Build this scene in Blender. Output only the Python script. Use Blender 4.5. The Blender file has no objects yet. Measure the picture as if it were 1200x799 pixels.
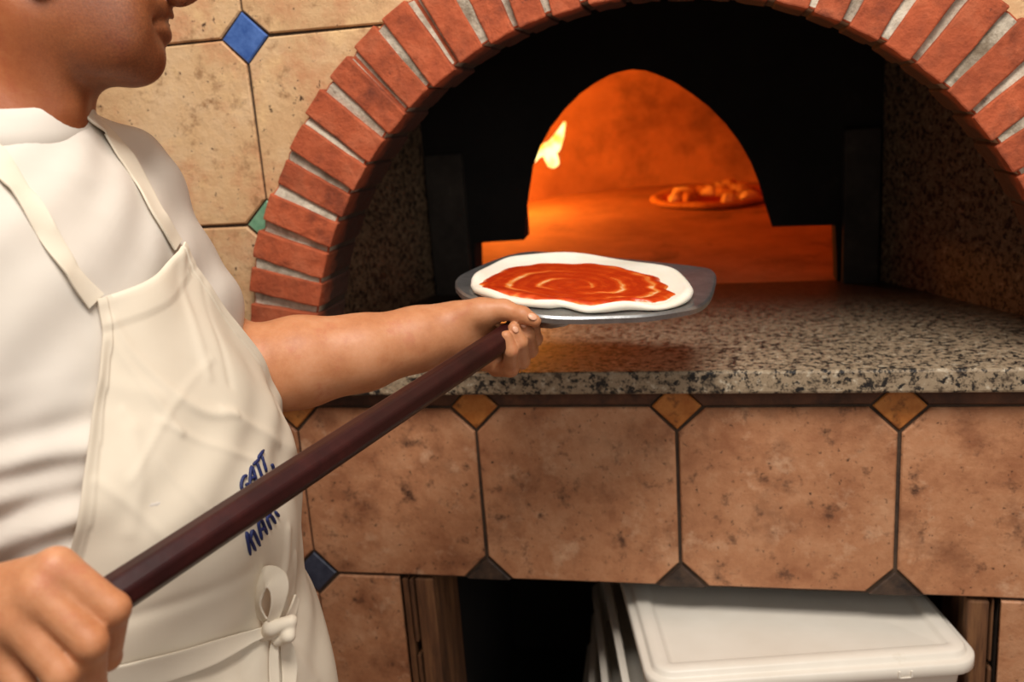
import bpy, bmesh, math, random
import numpy as np
from mathutils import Vector, Matrix
SC = bpy.context.scene
COL = SC.collection
random.seed(7)
RNG = np.random.RandomState(5)

# ---------------------------------------------------------------- camera
F_PX = 1100.0
def _basis(p, y, r):
    F = np.array([-np.sin(y)*np.cos(p), np.cos(y)*np.cos(p), -np.sin(p)])
    R = np.array([np.cos(y), np.sin(y), 0.0]); U = np.cross(R, F)
    c, s = np.cos(r), np.sin(r)
    return c*R + s*U, -s*R + c*U, F
CAM = np.array([.68, -1.31, 1.445])
RT, UP, FW = _basis(math.radians(14), math.radians(13), math.radians(-4.2))
def at(px, py, d):
    """world point seen at photo pixel (px, py), d metres along the view axis"""
    return CAM + d*(FW + (px-600)/F_PX*RT - (py-399.5)/F_PX*UP)
cam_d = bpy.data.cameras.new('camera'); cam = bpy.data.objects.new('camera', cam_d); COL.objects.link(cam)
M = Matrix((tuple(RT), tuple(UP), tuple(-FW))).transposed().to_4x4(); M.translation = Vector(CAM)
cam.matrix_world = M
cam_d.sensor_fit = 'HORIZONTAL'; cam_d.sensor_width = 36; cam_d.lens = 36*F_PX/1200
cam_d.clip_start = .02
cam_d.dof.use_dof = True; cam_d.dof.focus_distance = 1.02; cam_d.dof.aperture_fstop = 4.5
SC.camera = cam

# ---------------------------------------------------------------- light and exposure
SC.view_settings.view_transform = 'Standard'; SC.view_settings.look = 'None'
SC.view_settings.gamma = 1; SC.view_settings.use_curve_mapping = False
SC.view_settings.exposure = 0.14
w = bpy.data.worlds.new('world'); SC.world = w; w.use_nodes = True
w.node_tree.nodes['Background'].inputs[0].default_value = (1, .94, .88, 1)
w.node_tree.nodes['Background'].inputs[1].default_value = .20
def area(name, loc, target, size, power, col):
    l = bpy.data.lights.new(name, 'AREA'); l.shape = 'RECTANGLE'; l.size, l.size_y = size; l.energy = power; l.color = col
    o = bpy.data.objects.new(name, l); COL.objects.link(o); o.location = loc
    o.rotation_euler = (Vector(target)-Vector(loc)).to_track_quat('-Z', 'Y').to_euler(); return o
area('ceiling_lamp', (.75, -1.45, 3.25), (.5, -.4, 1.0), (1.3, .8), 68, (1, .945, .885))
area('front_fill', (2.2, -2.6, 2.2), (.4, -.3, 1.1), (1.2, 1.2), 15, (1, .96, .91))  # unseen fill lamp, added to lift the front

# ---------------------------------------------------------------- helpers
def tag(o, label=None, cat=None, group=None, kind=None):
    if label: o['label'] = label
    if cat: o['category'] = cat
    if group: o['group'] = group
    if kind: o['kind'] = kind
    return o
def empty(name, loc, label, cat, group=None):
    o = bpy.data.objects.new(name, None); COL.objects.link(o); o.location = tuple(loc); o.empty_display_size = .05
    return tag(o, label, cat, group)
def root_offset(p):
    m = Matrix.Identity(4)
    while p is not None:
        m = Matrix.Translation(p.location) @ m if p.parent is None else m
        p = p.parent
    return m
def link(name, me, mats, parent=None, smooth=False):
    o = bpy.data.objects.new(name, me); COL.objects.link(o)
    for m in (mats if isinstance(mats, (list, tuple)) else [mats]): me.materials.append(m)
    if smooth: me.polygons.foreach_set('use_smooth', [True]*len(me.polygons))
    if parent is not None:
        o.parent = parent
        if parent.parent is None and parent.type == 'EMPTY':
            o.matrix_parent_inverse = Matrix.Translation(-parent.location)
    return o
class MB:
    def __init__(s): s.v = []; s.f = []; s.m = []
    def add(s, vs, fs, mi=0):
        k = len(s.v); s.v += [tuple(float(c) for c in p) for p in vs]; s.f += [tuple(i+k for i in f) for f in fs]; s.m += [mi]*len(fs); return s
    def prism(s, poly, d, mi=0, inset=0.0, chamf=0.0):
        """closed solid: poly (list of 3D points, counter-clockwise seen from -d), extruded by vector d; optional chamfer of the near face"""
        P = np.array(poly, float); d = np.array(d, float); n = len(P)
        rings = []
        if chamf > 0:
            c = P.mean(0); dn = d/np.linalg.norm(d)
            rings.append(inset_poly(P, chamf, dn)); rings.append(P + dn*chamf)
        else: rings.append(P)
        rings.append(P + d)
        vs = [p for r in rings for p in r]; fs = [tuple(range(n))]
        for k in range(len(rings)-1):
            for i in range(n):
                j = (i+1) % n; fs.append((k*n+j, k*n+i, (k+1)*n+i, (k+1)*n+j))
        fs.append(tuple(reversed(range((len(rings)-1)*n, len(rings)*n))))
        return s.add(vs, fs, mi)
    def loft(s, rings, mi=0, closed=True, cap0=True, cap1=True):
        n = len(rings[0]); vs = [p for r in rings for p in r]; fs = []
        for k in range(len(rings)-1):
            for i in range(n if closed else n-1):
                j = (i+1) % n; fs.append((k*n+i, k*n+j, (k+1)*n+j, (k+1)*n+i))
        if cap0: fs.append(tuple(reversed(range(n))))
        if cap1: fs.append(tuple(range((len(rings)-1)*n, len(rings)*n)))
        return s.add(vs, fs, mi)
    def box(s, lo, hi, mi=0):
        (a, b, c), (d, e, f) = lo, hi
        return s.add([(a,b,c),(d,b,c),(d,e,c),(a,e,c),(a,b,f),(d,b,f),(d,e,f),(a,e,f)],
                     [(0,3,2,1),(4,5,6,7),(0,1,5,4),(1,2,6,5),(2,3,7,6),(3,0,4,7)], mi)
    def tube(s, pts, rad, seg=12, mi=0, squash=None):
        P = np.array(pts, float); n = len(P)
        R = np.full(n, rad) if np.isscalar(rad) else np.array(rad, float)
        T = np.gradient(P, axis=0); T /= np.linalg.norm(T, axis=1)[:, None]+1e-12
        u = np.cross(T[0], [0, 0, 1.0]); u = u/np.linalg.norm(u) if np.linalg.norm(u) > 1e-3 else np.array([1.0, 0, 0])
        rings = []
        for i in range(n):
            u = u - T[i]*(u @ T[i]); u /= np.linalg.norm(u); v = np.cross(T[i], u)
            rings.append([P[i]+R[i]*(math.cos(a)*u+math.sin(a)*v) for a in np.linspace(0, 2*math.pi, seg, endpoint=False)])
        return s.loft(rings, mi)
    def mesh(s, name):
        me = bpy.data.meshes.new(name); me.from_pydata(s.v, [], s.f); me.polygons.foreach_set('material_index', s.m); me.update(); return me
    def build(s, name, mats, parent=None, smooth=False, bevel=0, autosmooth=None):
        me = s.mesh(name)
        bm = bmesh.new(); bm.from_mesh(me)
        bmesh.ops.recalc_face_normals(bm, faces=bm.faces)
        if bevel:
            bmesh.ops.bevel(bm, geom=[e for e in bm.edges if len(e.link_faces) == 2 and e.calc_face_angle(0) > .5], offset=bevel, segments=2, affect='EDGES', profile=.5)
        bm.to_mesh(me); bm.free()
        o = link(name, me, mats, parent, smooth)
        if autosmooth: me.set_sharp_from_angle(angle=math.radians(autosmooth))
        return o
def inset_poly(P, t, dn):
    n = len(P); out = []
    for i in range(n):
        a, b, c = P[i-1], P[i], P[(i+1) % n]
        e1 = (b-a)/np.linalg.norm(b-a); e2 = (c-b)/np.linalg.norm(c-b)
        n1 = np.cross(e1, dn); n2 = np.cross(e2, dn)
        cen = P.mean(0)
        if n1 @ (cen-a) < 0: n1 = -n1
        if n2 @ (cen-b) < 0: n2 = -n2
        bis = n1+n2; bis /= np.linalg.norm(bis); out.append(b + bis*t/max(.3, bis @ n1))
    return np.array(out)
def smooth_path(pts, n=8):
    P = np.array(pts, float); P = np.vstack([2*P[0]-P[1], P, 2*P[-1]-P[-2]]); out = []
    for i in range(1, len(P)-2):
        for t in np.linspace(0, 1, n, endpoint=False):
            a, b, c, d = P[i-1:i+3]
            out.append(.5*((2*b)+(c-a)*t+(2*a-5*b+4*c-d)*t*t+(3*b-a-3*c+d)*t**3))
    out.append(P[-2]); return np.array(out)

# ---------------------------------------------------------------- materials
def mat(name, stops, scale=8, detail=6, rough=.6, bump=0, bscale=None, stain=None, island=0, metal=0, spec=.4, sss=0, coords='Object', stretch=None, bdist=.004):
    """noise-driven colour ramp; stain = (colour, scale, lo, hi); island = per-piece brightness variation"""
    m = bpy.data.materials.new(name); m.use_nodes = True; nt = m.node_tree; N = nt.nodes; L = nt.links
    b = N['Principled BSDF']; b.inputs['Roughness'].default_value = rough; b.inputs['Metallic'].default_value = metal
    b.inputs['Specular IOR Level'].default_value = spec
    tc = N.new('ShaderNodeTexCoord'); src = tc.outputs[coords]
    if stretch:
        mp = N.new('ShaderNodeMapping'); L.new(src, mp.inputs[0]); mp.inputs['Scale'].default_value = stretch; src = mp.outputs[0]
    if island:
        geo = N.new('ShaderNodeNewGeometry'); vm = N.new('ShaderNodeVectorMath'); vm.operation = 'MULTIPLY_ADD'
        cmb = N.new('ShaderNodeCombineXYZ')
        for i in range(3): L.new(geo.outputs['Random Per Island'], cmb.inputs[i])
        L.new(cmb.outputs[0], vm.inputs[0]); vm.inputs[1].default_value = (9, 17, 23); L.new(src, vm.inputs[2]); src = vm.outputs[0]
    nz = N.new('ShaderNodeTexNoise'); nz.inputs['Scale'].default_value = scale; nz.inputs['Detail'].default_value = detail; nz.inputs['Roughness'].default_value = .70
    L.new(src, nz.inputs['Vector'])
    cr = N.new('ShaderNodeValToRGB'); el = cr.color_ramp.elements
    el[0].position, el[0].color = stops[0][0], (*stops[0][1], 1); el[1].position, el[1].color = stops[-1][0], (*stops[-1][1], 1)
    for p, c in stops[1:-1]: e = el.new(p); e.color = (*c, 1)
    L.new(nz.outputs[0], cr.inputs[0]); out = cr.outputs[0]
    for st in ([stain] if stain and not isinstance(stain, list) else (stain or [])):
        col, s2, lo, hi = st[:4]
        n2 = N.new('ShaderNodeTexNoise'); n2.inputs['Scale'].default_value = s2; n2.inputs['Detail'].default_value = 8; n2.inputs['Roughness'].default_value = .7
        L.new(src, n2.inputs['Vector'])
        mr = N.new('ShaderNodeMapRange'); mr.inputs[1].default_value = lo; mr.inputs[2].default_value = hi; L.new(n2.outputs[0], mr.inputs[0])
        mx = N.new('ShaderNodeMix'); mx.data_type = 'RGBA'; L.new(mr.outputs[0], mx.inputs[0]); L.new(out, mx.inputs[6]); mx.inputs[7].default_value = (*col, 1); out = mx.outputs[2]
    if island:
        mr = N.new('ShaderNodeMapRange'); L.new(geo.outputs['Random Per Island'], mr.inputs[0]); mr.inputs[3].default_value = 1-island; mr.inputs[4].default_value = 1+island
        mx = N.new('ShaderNodeMix'); mx.data_type = 'RGBA'; mx.blend_type = 'MULTIPLY'; mx.inputs[0].default_value = 1
        L.new(out, mx.inputs[6]); cc = N.new('ShaderNodeCombineColor')
        for i in range(3): L.new(mr.outputs[0], cc.inputs[i])
        L.new(cc.outputs[0], mx.inputs[7]); out = mx.outputs[2]
    L.new(out, b.inputs['Base Color'])
    if sss: b.inputs['Subsurface Weight'].default_value = sss; b.inputs['Subsurface Radius'].default_value = (.01, .004, .002); b.inputs['Subsurface Scale'].default_value = 1
    if bump:
        n3 = N.new('ShaderNodeTexNoise'); n3.inputs['Scale'].default_value = bscale or scale*4; n3.inputs['Detail'].default_value = 8; n3.inputs['Roughness'].default_value = .65
        L.new(src, n3.inputs['Vector'])
        bp = N.new('ShaderNodeBump'); bp.inputs['Strength'].default_value = bump; bp.inputs['Distance'].default_value = bdist
        L.new(n3.outputs[0], bp.inputs['Height']); L.new(bp.outputs[0], b.inputs['Normal'])
    m['bsdf'] = b.name
    return m
def sr(r, g, b):
    return tuple(((c/255)/12.92 if c/255 <= .04045 else ((c/255+.055)/1.055)**2.4) for c in (r, g, b))
MT = {}
MT['upper_tile'] = mat('pale stone tile', [(.3, sr(190,142,98)), (.5, sr(212,172,126)), (.7, sr(222,188,148))], 5, 9, .55, .7, 55, stain=[(sr(200,140,98), 8, .50, .68), (sr(158,118,80), 30, .555, .68), (sr(228,188,136), 14, .56, .72), (sr(84,60,40), 80, .615, .66)], island=.06)
MT['lower_tile'] = mat('terracotta tile', [(.3, sr(150,94,62)), (.5, sr(184,128,90)), (.72, sr(206,156,118))], 10, 10, .5, .6, 45, stain=[(sr(112,66,42), 9, .52, .76), (sr(214,170,134), 16, .56, .74), (sr(78,50,36), 26, .565, .70), (sr(60,40,28), 95, .60, .68)], island=.09)
MT['dark_tile'] = mat('dark brown tile', [(.3, sr(62,40,28)), (.7, sr(110,70,46))], 20, 8, .7, .4, 60, stain=(sr(40,28,22), 14, .5, .7))  # darker brown tile for the strip under the slab
MT['mortar'] = mat('dark grout', [(.3, sr(50,38,30)), (.7, sr(84,66,50))], 30, 6, .9, .4, 120)
MT['blue'] = mat('blue glazed tile', [(.35, sr(52,84,148)), (.65, sr(84,118,182))], 40, 6, .25)
MT['navy'] = mat('navy glazed tile', [(.35, sr(44,50,66)), (.65, sr(66,72,88))], 40, 6, .35)
MT['green'] = mat('green glazed tile', [(.35, sr(96,140,108)), (.65, sr(128,170,136))], 40, 6, .3)
MT['amber'] = mat('amber glazed tile', [(.35, sr(168,96,40)), (.65, sr(200,132,66))], 25, 8, .4, .3, 60, stain=[(sr(90,50,25), 30, .56, .7), (sr(60,36,20), 90, .63, .7)])
MT['brown'] = mat('dark brown glazed tile', [(.35, sr(38,30,26)), (.65, sr(82,62,48))], 40, 8, .55, .6, 60, stain=(sr(130,112,92), 70, .66, .72))
MT['brick'] = mat('red brick', [(.25, sr(148,66,38)), (.5, sr(182,88,52)), (.75, sr(198,110,74))], 20, 9, .85, .8, 80, stain=[(sr(108,50,32), 16, .54, .74), (sr(88,46,32), 60, .63, .72), (sr(226,186,156), 85, .71, .75)], island=.10)
MT['arch_mortar'] = mat('pale lime mortar', [(.3, sr(160,146,128)), (.55, sr(208,194,172)), (.8, sr(224,216,202))], 30, 8, .95, 1.0, 70, stain=[(sr(128,112,92), 22, .48, .7), (sr(80,66,52), 45, .60, .72)])
def granite(name, a, b, c, dark):
    m = mat(name, [(.36, a), (.47, b), (.56, b), (.68, c)], 85, 5, .5, .15, 160, stain=[(dark, 110, .51, .57), (dark, 34, .57, .68)], spec=.35); return m
MT['granite'] = granite('speckled granite', sr(78,64,50), sr(156,136,110), sr(202,188,164), sr(34,30,28))
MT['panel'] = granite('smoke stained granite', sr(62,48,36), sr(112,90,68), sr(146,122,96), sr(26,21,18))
MT['post'] = mat('smoked stone', [(.3, sr(30,25,21)), (.6, sr(56,48,41)), (.8, sr(84,74,64))], 12, 8, .9, .4, 60)
MT['soot'] = mat('soot', [(.3, sr(14,11,9)), (.6, sr(26,21,18)), (.8, sr(46,38,31))], 7, 8, .95, .5, 40)
MT['fire_brick'] = mat('fire brick', [(.3, sr(150,100,70)), (.6, sr(190,134,96)), (.8, sr(205,160,120))], 4, 8, .9, .4, 40, stain=(sr(70,46,34), 3.2, .5, .75))
MT['hearth'] = mat('hearth stone', [(.3, sr(150,104,74)), (.7, sr(196,146,106))], 6, 8, .85, .3, 50, stain=(sr(80,55,40), 5, .55, .75))
MT['wood'] = mat('weathered brown wood', [(.3, sr(58,36,22)), (.5, sr(104,68,42)), (.7, sr(140,98,62))], 14, 8, .7, .5, 40, stretch=(4, 4, .35), stain=(sr(30,20,14), 20, .55, .7))
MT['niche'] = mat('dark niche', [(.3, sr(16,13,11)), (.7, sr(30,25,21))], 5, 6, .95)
MT['floor'] = mat('worn quarry tile', [(.3, sr(96,66,50)), (.7, sr(130,92,70))], 5, 6, .6, .2)
MT['plastic'] = mat('off-white plastic', [(.3, sr(226,216,200)), (.7, sr(236,228,214))], 5, 4, .42, .06, 60, stain=(sr(206,192,168), 9, .62, .8))
MT['handle'] = mat('dark mahogany', [(.3, sr(28,9,9)), (.55, sr(48,16,15)), (.75, sr(68,26,22))], 10, 8, .36, .08, 40, stretch=(1, 1, 1), spec=.3, stain=(sr(150,110,90), 130, .76, .78))
MT['steel'] = mat('brushed aluminium', [(.3, sr(150,150,150)), (.7, sr(186,186,184))], 30, 4, .40, .10, 80, metal=.93, stretch=(1,1,1))
MT['dough'] = mat('raw dough', [(.3, sr(232,220,198)), (.7, sr(242,234,218))], 12, 5, .6, .15, 40, sss=.1)
MT['crust'] = mat('baked crust', [(.3, sr(170,100,44)), (.6, sr(220,160,84)), (.8, sr(236,196,130))], 18, 6, .7, .4, 50)
MT['cheese'] = mat('melted cheese', [(.3, sr(240,200,120)), (.7, sr(252,232,180))], 25, 5, .4, .4, 40)
MT['red_sauce'] = mat('baked sauce', [(.3, sr(150,44,14)), (.7, sr(190,72,26))], 20, 5, .45, .3)
MT['log'] = mat('charred firewood', [(.3, sr(24,16,12)), (.7, sr(70,46,32))], 14, 8, .9, .7, 30)

def soot_shade_by_depth(m, y0, y1, col, most=1.0):
    """smoke staining, with painted shade on the granite, that starts y0 behind the wall face and is complete at y1, with a ragged edge"""
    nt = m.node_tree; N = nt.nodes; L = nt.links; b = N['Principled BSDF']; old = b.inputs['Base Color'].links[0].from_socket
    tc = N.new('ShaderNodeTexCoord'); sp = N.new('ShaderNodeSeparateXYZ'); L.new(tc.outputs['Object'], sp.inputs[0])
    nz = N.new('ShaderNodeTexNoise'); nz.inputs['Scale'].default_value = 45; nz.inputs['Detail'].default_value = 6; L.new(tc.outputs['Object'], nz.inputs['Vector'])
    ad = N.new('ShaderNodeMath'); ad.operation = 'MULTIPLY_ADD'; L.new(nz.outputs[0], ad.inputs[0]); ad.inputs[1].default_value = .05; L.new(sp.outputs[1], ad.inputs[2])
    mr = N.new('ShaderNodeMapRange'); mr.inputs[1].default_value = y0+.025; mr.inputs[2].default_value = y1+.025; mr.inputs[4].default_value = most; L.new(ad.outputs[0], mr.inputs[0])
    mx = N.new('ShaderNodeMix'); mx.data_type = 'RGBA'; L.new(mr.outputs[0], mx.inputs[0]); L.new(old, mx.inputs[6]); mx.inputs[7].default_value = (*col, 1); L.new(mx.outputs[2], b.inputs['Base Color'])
soot_shade_by_depth(MT['granite'], .02, .46, sr(34,24,17), .88); soot_shade_by_depth(MT['brick'], -.022, .03, sr(62,36,26)); soot_shade_by_depth(MT['arch_mortar'], -.012, .03, sr(66,54,44))  # granite takes soot plus painted shade of the recess; brick and mortar soot alone
# ================================================================ the setting
AX, AZ = .594, 1.052                      # centre of the oven arch
R_IN, R_OUT = .5205, .634
XS = [-1.785, -1.485, -1.185, -.885, -.585, -.285, .015, .311, .614, .918, 1.22, 1.52, 1.82, 2.12, 2.42]
ZS = [-.13, .15, .435, .719, 1.0075, 1.299, 1.568, 1.85, 2.14, 2.42]
def octo(x0, x1, z0, z1, c, g, y):
    x0, x1, z0, z1 = x0+g, x1-g, z0+g, z1-g
    return [(x0+c,y,z0),(x1-c,y,z0),(x1,y,z0+c),(x1,y,z1-c),(x1-c,y,z1),(x0+c,y,z1),(x0,y,z1-c),(x0,y,z0+c)]
wall = MB()
def cutters():
    a = MB(); n = 96
    ring = [(AX+.585*math.cos(t), 0, AZ+.585*math.sin(t)) for t in np.linspace(math.pi, 0, n)]
    poly = [(AX+.585, 0, 1.0365), (AX-.585, 0, 1.0365)] + ring
    a.prism([(x, -.1, z) for x, _, z in poly], (0, .5, 0)); b = MB(); b.box((.160, -.1, -.05), (1.061, .3, .7187)); return a, b
CUT = [c.build('cutter', []) for c in cutters()]
def cut_add(mb, piece, mi, chamf, d):
    """add one solid piece to the wall, less the arch opening and the niche opening"""
    t = MB()
    if chamf: t.prism(piece, (0, d, 0), 0, chamf=chamf)
    else: t.box(*piece)
    V = np.array(t.v); mn, mx = V.min(0), V.max(0)
    near = [np.hypot(max(mn[0]-AX, 0, AX-mx[0]), max(mn[2]-AZ, 0, AZ-mx[2])) < .59 and mx[2] > .99, mn[2] < .7186 and mx[0] > .158 and mn[0] < 1.063]
    if not any(near): mb.add(t.v, t.f, mi); return
    o = t.build('piece', [])
    for c, f in zip(CUT, near):
        if f:
            m = o.modifiers.new('b', 'BOOLEAN'); m.object = c; m.operation = 'DIFFERENCE'; m.solver = 'EXACT'
    dg = bpy.context.evaluated_depsgraph_get(); me = o.evaluated_get(dg).to_mesh()
    if len(me.vertices): mb.add([tuple(v.co) for v in me.vertices], [tuple(p.vertices) for p in me.polygons], mi)
    bpy.data.objects.remove(o)
cut_add(wall, ((-1.785, .0055, 0), (2.42, .10, 2.42)), 0, 0, 0)
for i in range(len(XS)-1):
    for j in range(len(ZS)-1):
        x0, x1, z0, z1 = XS[i], XS[i+1], max(ZS[j], .0), ZS[j+1]
        if j == 0: z0 = ZS[0]
        up = ZS[j] > .95
        g = .0018 if up else .0026
        q = octo(x0, x1, z0, z1, .036 if up else .038, g, 0.0)
        if j == 0: q = [(x, y, max(z, .002)) for x, y, z in q]; q = [q[0], q[1], q[3], q[4], q[5], q[6]]; q[0] = (x0+g, 0, .002); q[1] = (x1-g, 0, .002)
        q = [(x+random.uniform(-.0012, .0012), y, z+random.uniform(-.0012, .0012)) for x, y, z in q]
        cut_add(wall, q, (8 if j == 4 and 6 <= i <= 9 else 1) if up else 2, .0022, .012)
blue_at = {(6, 6): 3, (6, 5): 5, (6, 3): 4}
for i in range(1, len(XS)-1):
    for j in range(1, len(ZS)-1):
        x, z = XS[i], ZS[j]
        if j == 4: mi = 6
        elif j == 3: mi = 4 if i < 7 else 7
        elif j == 6: mi = 3
        elif j == 5: mi = 5
        else: mi = 3 + (i*3+j*5) % 3
        h = .0355
        cut_add(wall, [(x-h,.0008,z),(x,.0008,z-h),(x+h,.0008,z),(x,.0008,z+h)], mi, .0018, .011)
wo = wall.build('wall_back', [MT[k] for k in ('mortar','upper_tile','lower_tile','blue','navy','green','amber','brown','dark_tile')])
for c_ in CUT: bpy.data.objects.remove(c_)
tag(wo, kind='structure')
fl = MB(); fl.box((-2.6, -3.2, -.05), (3.0, 1.0, 0)); tag(fl.build('floor', MT['floor']), kind='structure')
# the storage niche under the counter
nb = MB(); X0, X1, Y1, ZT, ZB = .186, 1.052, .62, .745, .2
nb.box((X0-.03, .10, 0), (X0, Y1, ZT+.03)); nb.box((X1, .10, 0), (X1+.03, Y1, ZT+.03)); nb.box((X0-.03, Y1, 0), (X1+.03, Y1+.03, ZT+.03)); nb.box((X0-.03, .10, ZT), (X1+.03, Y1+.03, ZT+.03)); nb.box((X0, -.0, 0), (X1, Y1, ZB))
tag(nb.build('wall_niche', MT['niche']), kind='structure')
# wooden jambs of the niche: left a split board, a slat and a post; right a post and a thin lath
t1 = MB(); t1.box((.163, .004, 0), (.1735, .06, .712)); t1.box((.1775, -.002, .60), (.1835, .05, .7135)); t1.box((.1775, -.001, .05), (.1835, .05, .575)); t1.box((.187, .000, 0), (.2175, .13, .7145))
tag(t1.build('trim_1', MT['wood'], bevel=.002), kind='structure')
t2 = MB(); t2.box((1.018, .004, 0), (1.047, .16, .7135)); t2.box((1.0505, .012, .61), (1.056, .06, .7125)); t2.box((1.0505, .010, 0), (1.057, .06, .602))
tag(t2.build('trim_2', MT['wood'], bevel=.004), kind='structure')

# ================================================================ the oven
ov = empty('pizza_oven', (AX, .30, 1.07), 'wood-fired pizza oven with red brick arch and fire-lit chamber', 'oven')
# brick arch: single bricks with recessed pale mortar between them
ba = MB(); P0 = math.radians(167.42); PIT = math.radians(5.265)
rg = random.Random(3); n = 150; th = np.linspace(0, math.pi, n+1)
def ringpt(r, t, y): return (AX+r*math.cos(t), y, AZ+r*math.sin(t))
rings = []
for t in th:
    fr = -.0125+.003*math.sin(t*37)+rg.uniform(-.002, .002)
    rings.append([ringpt(R_IN+.005+rg.uniform(-.001,.001), t, fr), ringpt((R_IN+R_OUT)/2, t, fr+rg.uniform(-.003,.001)), ringpt(R_OUT-.002+rg.uniform(-.004,.002), t, fr), ringpt(R_OUT-.004, t, .012), ringpt(R_OUT-.004, t, .10), ringpt(R_IN+.004, t, .10)])
ba.loft(rings, 1)
k = -3
while True:
    tc = P0 - PIT*(k+.5); k += 1
    if tc > math.radians(181): continue
    if tc < math.radians(-1): break
    tc += rg.uniform(-.003, .003)
    rd = np.array([math.cos(tc), 0, math.sin(tc)]); tg = np.array([-math.sin(tc), 0, math.cos(tc)]); c0 = np.array([AX, 0, AZ])
    hw = .0199+rg.uniform(-.001, .0012); ri = R_IN+rg.uniform(-.002, .002); ro = R_OUT+rg.uniform(-.005, .004); yf = -.02+rg.uniform(-.003, .003)
    # a grid-faced box with slightly uneven faces
    nu, nv, nw_ = 6, 3, 4; tilt = rg.uniform(-.012, .012)
    def P(a, b, c):
        r = ri+(ro-ri)*a; u = (b-.5)*2*hw*(1+.06*(a-.5)); y = yf+(.098-yf)*c
        rad = min(a, 1-a)*(ro-ri); e = .0035
        r += rg.uniform(-.0009, .0009); u += rg.uniform(-.0007, .0007); y += rg.uniform(-.0007, .0007)
        return c0+rd*r+tg*(u+tilt*(r-R_IN))+np.array([0, y, 0])
    idx = {}; vs = []
    for ia in range(nu+1):
        for ib in range(nv+1):
            for ic in range(nw_+1):
                if ia in (0, nu) or ib in (0, nv) or ic in (0, nw_):
                    idx[ia, ib, ic] = len(vs); vs.append(P(ia/nu, ib/nv, ic/nw_))
    fs = []
    for ia in range(nu):
        for ib in range(nv):
            for ic in (0, nw_): fs.append((idx[ia,ib,ic], idx[ia+1,ib,ic], idx[ia+1,ib+1,ic], idx[ia,ib+1,ic]))
    for ia in range(nu):
        for ic in range(nw_):
            for ib in (0, nv): fs.append((idx[ia,ib,ic], idx[ia+1,ib,ic], idx[ia+1,ib,ic+1], idx[ia,ib,ic+1]))
    for ib in range(nv):
        for ic in range(nw_):
            for ia in (0, nu): fs.append((idx[ia,ib,ic], idx[ia,ib+1,ic], idx[ia,ib+1,ic+1], idx[ia,ib,ic+1]))
    ba.add(vs, fs, 0)
ba.build('brick_arch', [MT['brick'], MT['arch_mortar']], ov, bevel=.0025)
# splayed granite cheeks, one each side of the mouth
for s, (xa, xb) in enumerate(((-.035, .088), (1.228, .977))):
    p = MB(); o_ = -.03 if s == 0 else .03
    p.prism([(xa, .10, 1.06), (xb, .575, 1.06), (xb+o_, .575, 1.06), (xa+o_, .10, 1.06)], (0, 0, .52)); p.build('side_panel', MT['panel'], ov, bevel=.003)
# sooty hood: a vault running back from behind the bricks
hd = MB(); rs = []
for t in np.linspace(-.06, math.pi+.06, 60):
    rs.append([ringpt(.655, t, .10), ringpt(.655, t, .585), ringpt(.685, t, .585), ringpt(.685, t, .10)])
hd.loft(rs); hd.build('hood', MT['soot'], ov, smooth=True, autosmooth=40)
# front wall of the baking chamber with its pointed mouth and the wide slot at its foot
mouth = [(.172, 1.02), (.176, 1.120), (.179, 1.174), (.284, 1.176), (.289, 1.200), (.297, 1.248), (.314, 1.324), (.332, 1.364), (.354, 1.398), (.384, 1.431), (.417, 1.459), (.447, 1.477), (.477, 1.490), (.500, 1.495), (.520, 1.497), (.545, 1.493),
         (.567, 1.484), (.600, 1.467), (.631, 1.444), (.664, 1.416), (.693, 1.384), (.719, 1.347), (.740, 1.308), (.754, 1.270), (.764, 1.233), (.779, 1.182), (.896, 1.180), (.899, 1.12), (.902, 1.02)]
fw = MB(); outer = [(1.40, 1.02), (1.40, 1.80), (-.20, 1.80), (-.20, 1.02)]
poly = mouth + outer; npz = len(poly)
# the wall is stitched from quads between the mouth line and an outer line, front and back
res = np.array(mouth); nm = len(res)
ang = np.arctan2(res[:, 1]-1.02, res[:, 0]-.54); tgt = []
for (x, z), a in zip(res, ang):
    dx_, dz_ = math.cos(a), max(0, math.sin(a)); k = min(1.0/max(abs(dx_), 1e-6), .78/max(dz_, 1e-6)); tgt.append((.54+dx_*k, 1.02+dz_*k))
m_ = MB(); flare = [(x, z+(.05*max(0, min(1, (z-1.17)/.1)))) for x, z in [tuple(p) for p in res]]; flare = [(x+.03*(1 if x > .54 else -1)*max(0, min(1, (z-1.2)/.1)), z) for x, z in flare]
vs = [(x, .58, z) for x, z in [tuple(p) for p in res]+tgt]+[(x, .645, z) for x, z in flare+tgt]; fs = []
for i in range(nm-1):
    fs += [(i, i+1, nm+i+1, nm+i), (2*nm+i+1, 2*nm+i, 3*nm+i, 3*nm+i+1), (i+1, i, 2*nm+i, 2*nm+i+1), (nm+i, nm+i+1, 3*nm+i+1, 3*nm+i)]
fs += [(0, nm, 3*nm, 2*nm), (nm-1, 3*nm-1, 4*nm-1, 2*nm-1)]
m_.add(vs, fs); m_.build('mouth_wall', MT['soot'], ov)
# two dark stone posts flanking the slot
for xa, xb in ((.090, .170), (.908, .974)):
    p = MB(); p.box((xa, .560, 1.062), (xb, .583, 1.36)); p.build('jamb_post', MT['post'], ov, bevel=.004)
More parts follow.
